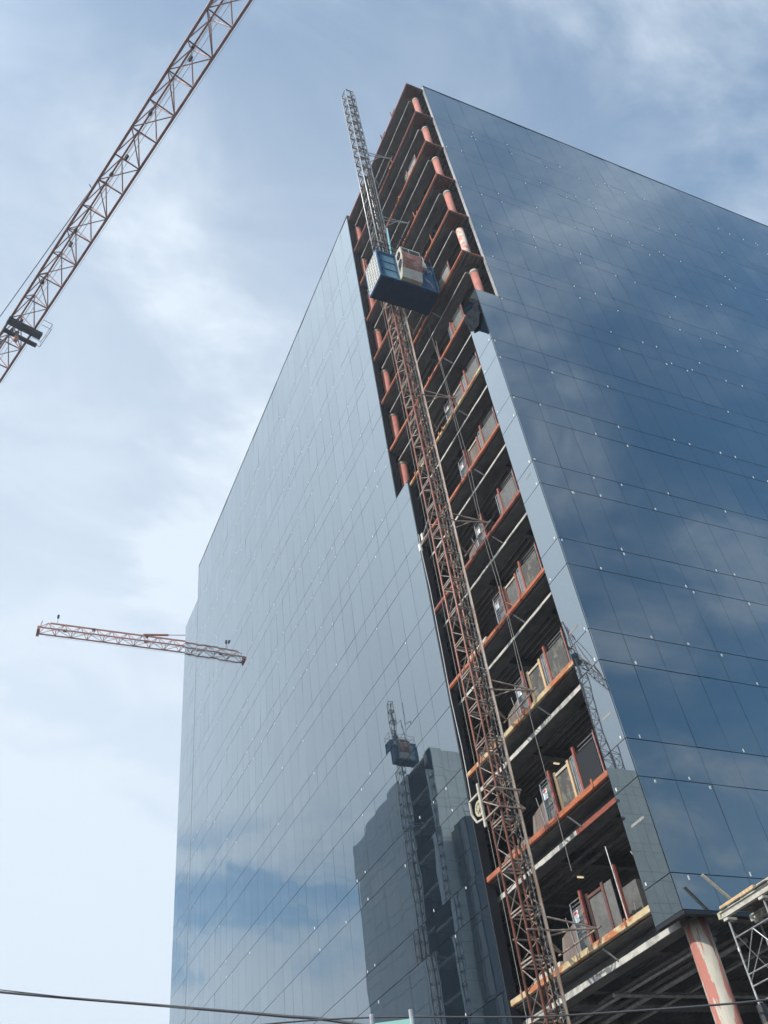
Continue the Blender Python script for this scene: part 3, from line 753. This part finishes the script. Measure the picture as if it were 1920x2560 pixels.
for i, (xx, yy, z0, z1, lab) in enumerate(((-.32, 4.22, 3.2, 35.5, 'thin grey rope hanging in front of the open floors, right of the mast'), (-.30, 4.05, 9.6, 33.5, 'second thinner rope close beside the long hanging rope'))):
    r_ = MB(); n = 26
    r_.path([(xx+.03*math.sin(j*.9+i), yy+.06*math.sin(j*.55+i*2), Z(z0+(z1-z0)*j/n)) for j in range(n+1)], .012, 5)
    tag(r_.build('hanging_rope', M['rope']), lab, 'rope')
# black tarp over the top of the corner glass
tg = MB(); nx_, nz_ = 14, 16
random.seed(5)
def tarp_pt(i, j):
    u, v = i/nx_, j/nz_
    y = .05+1.30*u+.08*math.sin(v*5)*u; 
    drop = 1.05+.45*math.sin(u*3.1)-.5*u*(1-v)
    z = 31.75+.45*u*(1-v)-drop*v
    x = -.05-.07*abs(math.sin(u*7+v*4))-.10*v*(1-v)*math.sin(u*math.pi)-.04*random.random()
    return (x, y, Z(z))
tg.v = [tarp_pt(i, j) for j in range(nz_+1) for i in range(nx_+1)]
for j in range(nz_):
    for i in range(nx_): a_ = j*(nx_+1)+i; tg.f.append((a_, a_+1, a_+nx_+2, a_+nx_+1)); tg.mi.append(0)
o = tg.build('tarp', M['tarp']); tag(o, 'crumpled black tarp hung over the top of the corner glass strip', 'tarp')
sm = o.modifiers.new('thick', 'SOLIDIFY'); sm.thickness = .012

# ------------------------------------------------------------------ tower cranes
def crane(label, base, Hz, d, L, jw, jd, sec, paint, cw_len=14, trolley_s=None, mastw=2.0, tie=None, up_side=1, full=True):
    o = empty('tower_crane', (base[0], base[1], 0), label, 'crane', None)
    D = Vector((d[0], d[1], 0)).normalized(); T = Vector((-D.y, D.x, 0)); UZ = Vector((0, 0, 1))
    Zb = Z(Hz)
    def P(s, t, h): return D*s+T*t+UZ*(Zb+h)
    mm = MB(); hw = mastw/2; n = int((Zb-1.5)/mastw); sc = (Zb-1.5)/n
    cs = [(-hw, -hw), (hw, -hw), (hw, hw), (-hw, hw)]
    for x, y in cs: mm.bar((x, y, 0), (x, y, Zb-1.5), .16, .16)
    for k in range(n):
        for a_ in range(4):
            A, B = cs[a_], cs[(a_+1) % 4]
            if k % 2: A, B = B, A
            mm.tube((A[0], A[1], k*sc), (B[0], B[1], (k+1)*sc), .05, 5); mm.tube((A[0], A[1], (k+1)*sc), (B[0], B[1], (k+1)*sc), .05, 5)
    mm.build('mast', paint, o)
    MB().box(-2.6, 2.6, -2.6, 2.6, 0, .6).build('base_block', M['concrete'], o)
    s_ = MB(); s_.tube((0, 0, Zb-1.5), (0, 0, Zb-.3), 1.15, 16); s_.build('slewing_ring', M['dark'], o)
    ap = MB(); top = jd+6.0
    for t in (-.6, .6):
        for s in (-.9, .9): ap.tube(P(s, t, -.3), P(0, t*.3, top), .09)
    for h in (1.5, 3.2, 5): ap.tube(P(-.6, .5, h), P(.6, .5, h), .05); ap.tube(P(-.6, -.5, h), P(.6, -.5, h), .05)
    ap.build('tower_head', paint, o)
    cbm = MB(); c0 = P(1.2, -1.9, -1.6); cbm.hexa([P(.5, -2.7, -1.8), P(2.2, -2.7, -1.8), P(2.2, -1.2, -1.8), P(.5, -1.2, -1.8), P(.5, -2.7, .4), P(2.4, -2.7, .4), P(2.4, -1.2, .4), P(.5, -1.2, .4)]); cbm.build('cab', M['whitepaint'], o)
    # jib
    jb = MB(); n = int(L/sec); rq = 1.35 if jw > 1.9 else 1.0
    cw_ = .09*jw if jw > 1.9 else .15
    jb.bar(P(1, -jw/2, 0), P(L, -jw/2, 0), cw_, cw_); jb.bar(P(1, jw/2, 0), P(L, jw/2, 0), cw_, cw_)
    jb.bar(P(1, 0, jd), P(L-sec*.6, 0, jd), .17, .17)
    for k in range(n):
        s0 = L-(k+1)*sec; s1 = s0+sec; sm_ = (s0+s1)/2
        if s0 < 0: continue
        jb.tube(P(s1, -jw/2, 0), P(s1, jw/2, 0), .055*rq, 6)
        if k % 2: jb.tube(P(s0, -jw/2, 0), P(s1, jw/2, 0), .042*rq, 6)
        else: jb.tube(P(s0, jw/2, 0), P(s1, -jw/2, 0), .042*rq, 6)
        for t in (-jw/2, jw/2):
            jb.tube(P(s0, t, 0), P(sm_, 0, jd), .05*rq, 6); jb.tube(P(sm_, 0, jd), P(s1, t, 0), .05*rq, 6)
    jb.build('jib', paint, o)
    ln = MB(); ln.tube(P(1.5, .12, jd*.55), P(L-1, .12, jd*.35), .03, 5); ln.tube(P(1.5, -.1, .35), P(L-1, -.1, .35), .03, 5); ln.tube(P(1.5, .25, .3), P(L-1, .25, .3), .02, 5)
    ln.tube(P(2, -jw/2-.25, -.12), P(L-1, -jw/2-.25, -.12), .018, 5)
    ln.build('trolley_rope', M['wirelight'], o)
    s = 4.0; i = 0
    while s < L-3:
        if i % 3 == 0: MB().hexa([P(s+dx, dy, jd*.1+.1+dz) for dz in (0, .3) for dx, dy in ((0, .0), (.5, .0), (.5, .3), (0, .3))]).build('sheave', M['dark'], o)
        if i % 2: MB().hexa([P(s+dx, dy, jd-.3+dz) for dz in (0, .28) for dx, dy in ((0, -.16), (.34, -.16), (.34, .16), (0, .16))]).build('sheave', M['dark'], o)
        s += 3.7; i += 1
    # counter jib, ballast, pendants
    cj = MB(); cj.bar(P(-1, -.8, .2), P(-cw_len, -.8, .2), .2, .35); cj.bar(P(-1, .8, .2), P(-cw_len, .8, .2), .2, .35)
    for k in range(1, int(cw_len)): cj.tube(P(-k, -.8, .2), P(-k-1 if k % 2 else -k, .8, .2), .05)
    for t in (-1, 1):
        cj.tube(P(-1, t, 1.3), P(-cw_len+2, t, 1.3), .03)
    cj.build('counter_jib', paint, o)
    bl = MB()
    for i in range(3): bl.hexa([P(-cw_len+.3+i*.8+dx, dy, -1.9+dz) for dz in (0, 2.6) for dx, dy in ((0, -.7), (.7, -.7), (.7, .7), (0, .7))])
    bl.build('counterweight', M['concrete'], o)
    pd = MB(); pd.tube(P(0, 0, top), P(-cw_len+1.5, .7, .4), .05); pd.tube(P(0, 0, top), P(-cw_len+1.5, -.7, .4), .05); 
    pd.tube(P(0, 0, top), P(min(L*.36, 11), 0, jd+.1), .05)
    ts = tie if tie else L*.72
    pd.tube(P(0, 0, top), P(ts, 0, jd+.15), .05); pd.build('pendant', M['cranered'], o)
    pe = MB(); A = Vector(P(ts, 0, jd+.15)); B = Vector(P(0, 0, top)); u = (B-A).normalized()
    pe.tube(A, A+u*3.6, .17, 8); pe.tube(A+u*9.8, A+u*10.8, .16, 8); pe.build('pendant_sleeve', M['craneorange'], o)
    if jw >= 1.9:
        lr = MB(); lr.tube(P(L-27, jw/2+.05, .2), P(L-4, jw/2+1.0, .9), .045, 5); lr.tube(P(L-27, jw/2+.05, 0), P(L-27, jw/2+.35, .5), .06, 5); lr.build('lifeline', M['dark'], o)
    tp = MB(); tp.hexa([P(L+dx, dy, dz) for dz in (-.4, .15) for dx, dy in ((-.1, -jw/2-.1), (.3, -jw/2-.1), (.3, jw/2+.1), (-.1, jw/2+.1))]) if jw < 1.9 else None
    if jw >= 1.9:
        tp.tube(P(L, -jw/2, 0), P(L+.1, -jw/2+.5, jd*.6), .07); tp.tube(P(L, jw/2, 0), P(L+.1, 0, jd), .06); tp.tube(P(L, -jw/2, 0), P(L+.1, 0, jd), .06)
        tp.hexa([P(L-.1+dx, jw/2+dy, -.5+dz) for dz in (0, .7) for dx, dy in ((0, -.3), (.7, -.3), (.7, .2), (0, .2))])
    else:
        tp.tube(P(L, -.0, 0), P(L-.2, 0, jd+.2), .08)
    tp.build('jib_tip', M['craneorange'] if jw < 1.9 else M['cranered'], o)
    am = MB(); am.tube(P(L-2.2, 0, jd), P(L-2.2, 0, jd+1.3), .03); am.hexa([P(L-2.35+dx, dy, jd+1.1+dz) for dz in (0, .42) for dx, dy in ((0, -.18), (.3, -.18), (.3, .18), (0, .18))]); am.build('wind_gauge', M['dark'], o)
    if trolley_s:
        s = trolley_s
        tr = MB()
        tr.hexa([P(s+dx, dy, -.55+dz) for dz in (0, .45) for dx, dy in ((0, jw/2+.2), (.75, jw/2+.2), (.75, -jw/2-.9), (0, -jw/2-.9))])
        tr.hexa([P(s+1.5+dx, dy, -.5+dz) for dz in (0, .25) for dx, dy in ((0, jw/2+.1), (.45, jw/2+.1), (.45, -jw/2-1.0), (0, -jw/2-1.0))])
        for t in (-jw/2, jw/2): tr.tube(P(s-.3, t, -.25), P(s+2.3, t, -.25), .09)
        for i in range(4): tr.ring(tuple(P(s+.3+.5*i, 0, -.3)), .06, .2, 2, .1, 12)
        tr.build('trolley', M['dark'], o)
        bk_ = MB(); e = -jw/2-.35; e2 = -jw/2-1.35
        for h in (-.45, .5):
            bk_.path([P(s-1.1, e, h), P(s-1.1, e2, h), P(s+1.6, e2, h), P(s+1.6, e, h)], .035, 6)
        for s_p in (s-1.1, s+.3, s+1.6): bk_.tube(P(s_p, e2, -.45), P(s_p, e2, .5), .03)
        bk_.build('service_basket', M['galv'], o)
        hk = MB(); hk.tube(P(s+1.0, 0, -.5), P(s+1.0, 0, -1.6), .02); hk.tube(P(s+1.0, .12, -.5), P(s+1.0, .12, -1.6), .02); hk.hexa([P(s+.8+dx, dy, -2.2+dz) for dz in (0, .6) for dx, dy in ((0, -.15), (.4, -.15), (.4, .25), (0, .25))]); hk.build('hook_block', M['craneorange'], o)
    return o
# near jib: lower chords level at 66, tip over the street
d1 = Vector((-.2885, .9575, 0)).normalized()
tipM = Vector((-26.3, 50.3, 0))
L1 = 80.0
b1 = tipM-d1*L1
crane('red lattice tower crane whose long jib crosses the top left sky, trolley near its tip', (b1.x, b1.y), 76.0, d1, L1, 2.52, 3.5, 3.13, M['cranered'], 15, trolley_s=L1-9.6, tie=20.0)
# far jib ends over the street beyond the wing
d2 = Vector((-20.1, .5, 0)).normalized(); tip2 = Vector((-14.4, 87.6, 0)); L2 = 52.0; b2 = tip2-d2*L2
crane('small orange tower crane jib reaching out from behind the far end of the tower', (b2.x, b2.y), 71.6, d2, L2, 1.55, 1.45, 2.15, M['craneorange'], 13, tie=38.0)
crane('tower crane standing behind the glass tower across the street', (-73, 84), 80.0, Vector((-.9, .5, 0)), 18, 1.3, 1.3, 2.0, M['cranered'], 11)

# ------------------------------------------------------------------ across the street (seen mirrored in the glass)
def facade(mb, ax, c, u0, u1, zs, w, sgn, gap=.02):
    n = max(1, round((u1-u0)/w)); du = (u1-u0)/n
    for a, b in zip(zs[:-1], zs[1:]):
        for i in range(n):
            p, q = u0+i*du+gap, u0+(i+1)*du-gap
            t1, t2 = random.gauss(0, .0012), random.gauss(0, .001)
            pts = []
            for dep in (0, -.04):
                for (u, z) in ((p, a+gap), (q, a+gap), (q, b-gap), (p, b-gap)):
                    o_ = c+sgn*(dep+(t1*(u-(p+q)/2)+t2*(z-(a+b)/2) if dep == 0 else 0))
                    pts.append((o_, u, Z(z)) if ax == 'x' else (u, o_, Z(z)))
            mb.hexa(pts)
TWX, TY0, TY1, TZ = -35.0, 73.0, 96.0, 51.3
twin = empty('glass_tower', (0, 0, 0), 'second dark glass tower across the street with an open hoist bay, seen mirrored', 'building')
zs2 = [-10.2+i*4.1*.34 if False else 0 for i in range(1)]
zs2 = []
z = -10.2
while z < TZ-1: zs2 += [z, z+1.25]; z += 4.1
zs2 = [q for q in zs2 if q < TZ-.8]+[TZ]
f1 = MB(); facade(f1, 'x', TWX, 80.4, TY1, zs2, 1.5, 1); facade(f1, 'x', TWX, TY0+.02, TY0+2.2, zs2, 1.1, 1)
facade(f1, 'x', TWX-1.0, TY1+.05, TY1+6.5, zs2, 1.5, 1)
tag(f1.build('glass_facade', M['glass'], twin))
f2 = MB(); facade(f2, 'y', TY0, TWX-46, TWX-.02, zs2, 1.5, -1); f2.build('panel_facade', M['cladding'], twin)
bd = MB(); bd.box(TWX-45.9, TWX-.06, TY0+.06, TY0+2.18, 0, Z(TZ-.05)); bd.box(TWX-45.9, TWX-9, TY0+2.181, 80.3, 0, Z(TZ-.05)); bd.box(TWX-45.9, TWX-.06, 80.301, TY1, 0, Z(TZ-.05)); bd.box(TWX-45.9, TWX-1.06, TY1+.001, TY1+6.5, 0, Z(TZ-.6))
bd.build('building_core', M['backing'], twin)
fs = MB()
for i in range(16): fs.box(TWX-8.99, TWX-.1, TY0+2.19, 80.29, Z(-6.6+i*4.1), Z(-6.6+i*4.1+.3)) if -6.6+i*4.1 < TZ else None
fs.build('floor_slab', M['slab'], twin)
build_mast(-32.6, 77.3, 60.3, 'lattice hoist mast at the open bay of the tower across the street', [10, 26, 42], side=-1)
build_cabin(-32.4, 76.0, Z(50.2), 'blue hoist cabin near the roof of the tower across the street')
low = empty('office_block', (0, 0, 0), 'lower dark office block across the street with railings on its roof', 'building')
lb = MB(); lb.box(-52, -36.4, 69.06, 72.7, 0, Z(39.6)); lb.build('wall', M['core'], low)
lf = MB(); facade(lf, 'y', 69.0, -52, -36.36, [-10+3.8*i for i in range(14)], 1.9, -1, .06); facade(lf, 'x', -36.3, 69.1, 72.6, [-10+3.8*i for i in range(14)], 1.75, 1, .06); lf.build('window_band', M['window'], low)
rl_ = MB()
for i in range(8): rl_.tube((-36.7-i*2.1, 69.5, Z(39.6)), (-36.7-i*2.1, 69.5, Z(41.4)), .05)
for zz in (40.4, 41.4): rl_.tube((-36.7, 69.5, Z(zz)), (-51.6, 69.5, Z(zz)), .05)
rl_.box(-44, -41, 70, 72, Z(39.6), Z(41.2)); rl_.build('roof_railing', M['galv'], low)

# ------------------------------------------------------------------ canopy and shoring at the lower right
ZC = Z(-.12)
for i, x in enumerate((.95, 2.15, 3.35, 4.55)):
    o = empty('canopy_joist', (x, -.4, ZC), ('pale aluminium joist of the street canopy, nearest the corner column', 'second aluminium joist of the street canopy with an end bracket', 'third aluminium joist under the canopy deck', 'outermost aluminium joist under the canopy deck')[i], 'joist', 'joists of the street canopy')
    j = MB(); j.box(-.07, .07, -9, 0, 0, .035); j.box(-.07, .07, -9, 0, .165, .20); j.box(-.02, .02, -9, -.01, .036, .164); j.build('beam', M['alum'], o)
    if i < 2: MB().box(-.085, .085, -.04, .05, .01, .19).build('end_bracket', M['alum'] if i else M['yellow'], o)
dk = MB(); random.seed(3)
for i in range(30):
    y = -.55-i*.29; dk.box(.86+random.uniform(-.05, .03), 6.2, y-.27, y, ZC+.205, ZC+.24)
tag(dk.build('canopy_deck', M['board']), 'dark rough plank deck lying on the canopy joists', 'deck')
o = MB(); o.bar((.98, -.46, ZC+.30), (.93, -2.0, ZC+.30), .10, .09); tag(o.build('timber_plank', M['lumber']), 'orange timber lying along the edge of the canopy deck', 'timber')
o = MB(); o.bar((1.0, -2.05, ZC+.29), (.98, -4.6, ZC+.29), .10, .07); tag(o.build('timber_plank', M['lumbergrey']), 'grey timber at the far end of the canopy edge', 'timber')
o = MB(); o.bar((.74, -.44, Z(1.16)), (1.72, -.52, ZC+.30), .09, .045); tag(o.build('timber_plank', M['lumbergrey']), 'weathered timber stick slanting up in front of the glass', 'timber')
def shoring(x, y, label):
    o = empty('shoring_tower', (x, y, 0), label, 'shoring', 'shoring towers under the street canopy')
    W_, D_ = 1.15, 1.5; top = ZC-.06
    for (a_, b_) in ((0, 0), (W_, 0), (0, -D_), (W_, -D_)): MB().tube((a_, b_, .02), (a_, b_, top-.12), .03, 10).build('leg', M['galv'], o, smooth=True)
    b = MB(); z = .3
    while z < top-.3:
        h = min(1.9, top-.3-z)
        for (a_, b_) in ((0, 0), (W_, 0)):
            b.tube((a_, b_, z), (a_, b_-D_, z), .02); b.tube((a_, b_, z+.3), (a_, b_-D_, z+.3), .02); b.tube((a_, b_-.0, z+.35), (a_, b_-.75, z+h-.3), .016); b.tube((a_, b_-D_, z+.35), (a_, b_-.75, z+h-.3), .016)
            b.tube((a_, b_, z+h-.3), (a_, b_-D_, z+h-.3), .02)
        for b_ in (0, -D_):
            b.tube((0, b_, z+.1), (W_, b_, z+h-.1), .014); b.tube((W_, b_, z+.1), (0, b_, z+h-.1), .014)
        z += 2.0
    b.build('brace', M['galv'], o)
    z = 1.2
    while z < top: 
        for (a_, b_) in ((0, 0), (W_, 0), (0, -D_), (W_, -D_)): MB().tube((a_, b_, z), (a_, b_, z+.10), .042, 8).build('coupler', M['galv'], o)
        z += 2.0
    u = MB()
    for (a_, b_) in ((0, 0), (W_, 0), (0, -D_), (W_, -D_)): u.box(a_-.09, a_+.25, b_-.09, b_+.09, top-.118, top-.05)
    u.build('head_plate', M['alum'], o)
    bp = MB()
    for (a_, b_) in ((0, 0), (W_, 0), (0, -D_), (W_, -D_)): bp.box(a_-.1, a_+.1, b_-.1, b_+.1, 0, .019)
    bp.build('base_plate', M['galv'], o)
    return o
sh = shoring(.76, -.8, 'galvanised shoring tower under the canopy, right beside the corner column')
for x, y, lab in ((3.5, -.8, 'galvanised shoring tower further along the canopy from the corner column'), (.9, -5.2, 'galvanised shoring tower under the street end of the canopy')):
    copy_tree(sh, (x, y, 0), lab)

# ------------------------------------------------------------------ street wires, poles and sign
def wire(pts, dists, r, label, mt, extra=()):
    P = [at(a*1.1573, b*1.1573, d) for (a, b), d in zip(pts, dists)]
    # smooth through the points
    Q = []
    for i in range(len(P)-1):
        p0 = P[max(i-1, 0)]; p1 = P[i]; p2 = P[i+1]; p3 = P[min(i+2, len(P)-1)]
        for j in range(8):
            t = j/8; Q.append(.5*((2*p1)+(p2-p0)*t+(2*p0-5*p1+4*p2-p3)*t*t+(3*p1-p0-3*p2+p3)*t**3))
    Q.append(P[-1]); w = MB().path(Q, r, 7)
    return tag(w.build('overhead_cable', mt, smooth=False), label, 'cable'), P
w1, P1 = wire([(-330, 2108), (0, 2143), (370, 2174), (600, 2194), (770, 2213), (1450, 2345)], [27, 23, 19.5, 17.6, 16.3, 13.2], .025, 'thick black overhead cable sagging across the lower left of the view', M['wire'])
w2, P2 = wire([(-330, 2100), (0, 2138), (170, 2157), (300, 2170), (420, 2180)], [27, 23, 21.2, 20.1, 19.0], .010, 'thin black wire running just above the thick cable at the left', M['wire'])
w3, P3 = wire([(300, 2250), (560, 2214), (800, 2198), (1100, 2197), (1230, 2193), (1600, 2166), (1760, 2140)], [16, 15, 14, 12.8, 12.4, 11.4, 11], .011, 'thin dark wire crossing low in front of the corner column', M['wire'])
def pole(x, y, h, label):
    o = empty('utility_pole', (x, y, 0), label, 'pole', 'utility poles')
    MB().tube((0, 0, 0), (0, 0, h), .15, 12, .10).build('shaft', M['wood'], o, smooth=True)
    MB().box(-.06, .06, -.9, .9, h-.55, h-.43).build('cross_arm', M['wood'], o)
    for y_ in (-.75, 0, .75): MB().tube((0, y_, h-.43), (0, y_, h-.25), .05, 8).build('insulator', M['dark'], o)
    return o
for i, q in enumerate((P1[0], P1[-1], P3[-1])):
    pole(q.x, q.y, q.z+.35, ('wooden utility pole at the far end of the thick cable', 'wooden utility pole at the near end of the thick cable', 'wooden utility pole holding the thin wire')[i])
pa, pb = at(930, 2551, 12.5), at(1030, 2551, 12.5)
o = empty('street_sign', ((pa.x+pb.x)/2, (pa.y+pb.y)/2, 0), 'pale green sign board on two posts, just showing at the bottom edge', 'sign')
cc = Vector((o.location.x, o.location.y, 0)); A = Vector((pa.x, pa.y, 0))-cc; B = Vector((pb.x, pb.y, 0))-cc; zt_ = (pa.z+pb.z)/2
MB().bar((A.x, A.y, zt_-.30), (B.x, B.y, zt_-.30), .03, .58).build('board', M['green'], o)
for q in (A, B):
    MB().tube((q.x, q.y, 0), (q.x, q.y, zt_+.09), .03, 8).build('post', M['galv'], o)
# ------------------------------------------------------------------ thin summer haze
hz_ = bpy.data.materials.new('haze'); hz_.use_nodes = True; t = hz_.node_tree; t.nodes.clear()
ho = t.nodes.new('ShaderNodeOutputMaterial'); pv = t.nodes.new('ShaderNodeVolumePrincipled')
pv.inputs['Color'].default_value = (.86, .90, 1, 1); pv.inputs['Density'].default_value = HAZE; pv.inputs['Anisotropy'].default_value = .2
t.links.new(pv.outputs[0], ho.inputs['Volume'])
tag(MB().box(-905, 905, -905, 905, -1.0, 108).build('haze', hz_), kind='stuff')
print('objects', len(bpy.data.objects))
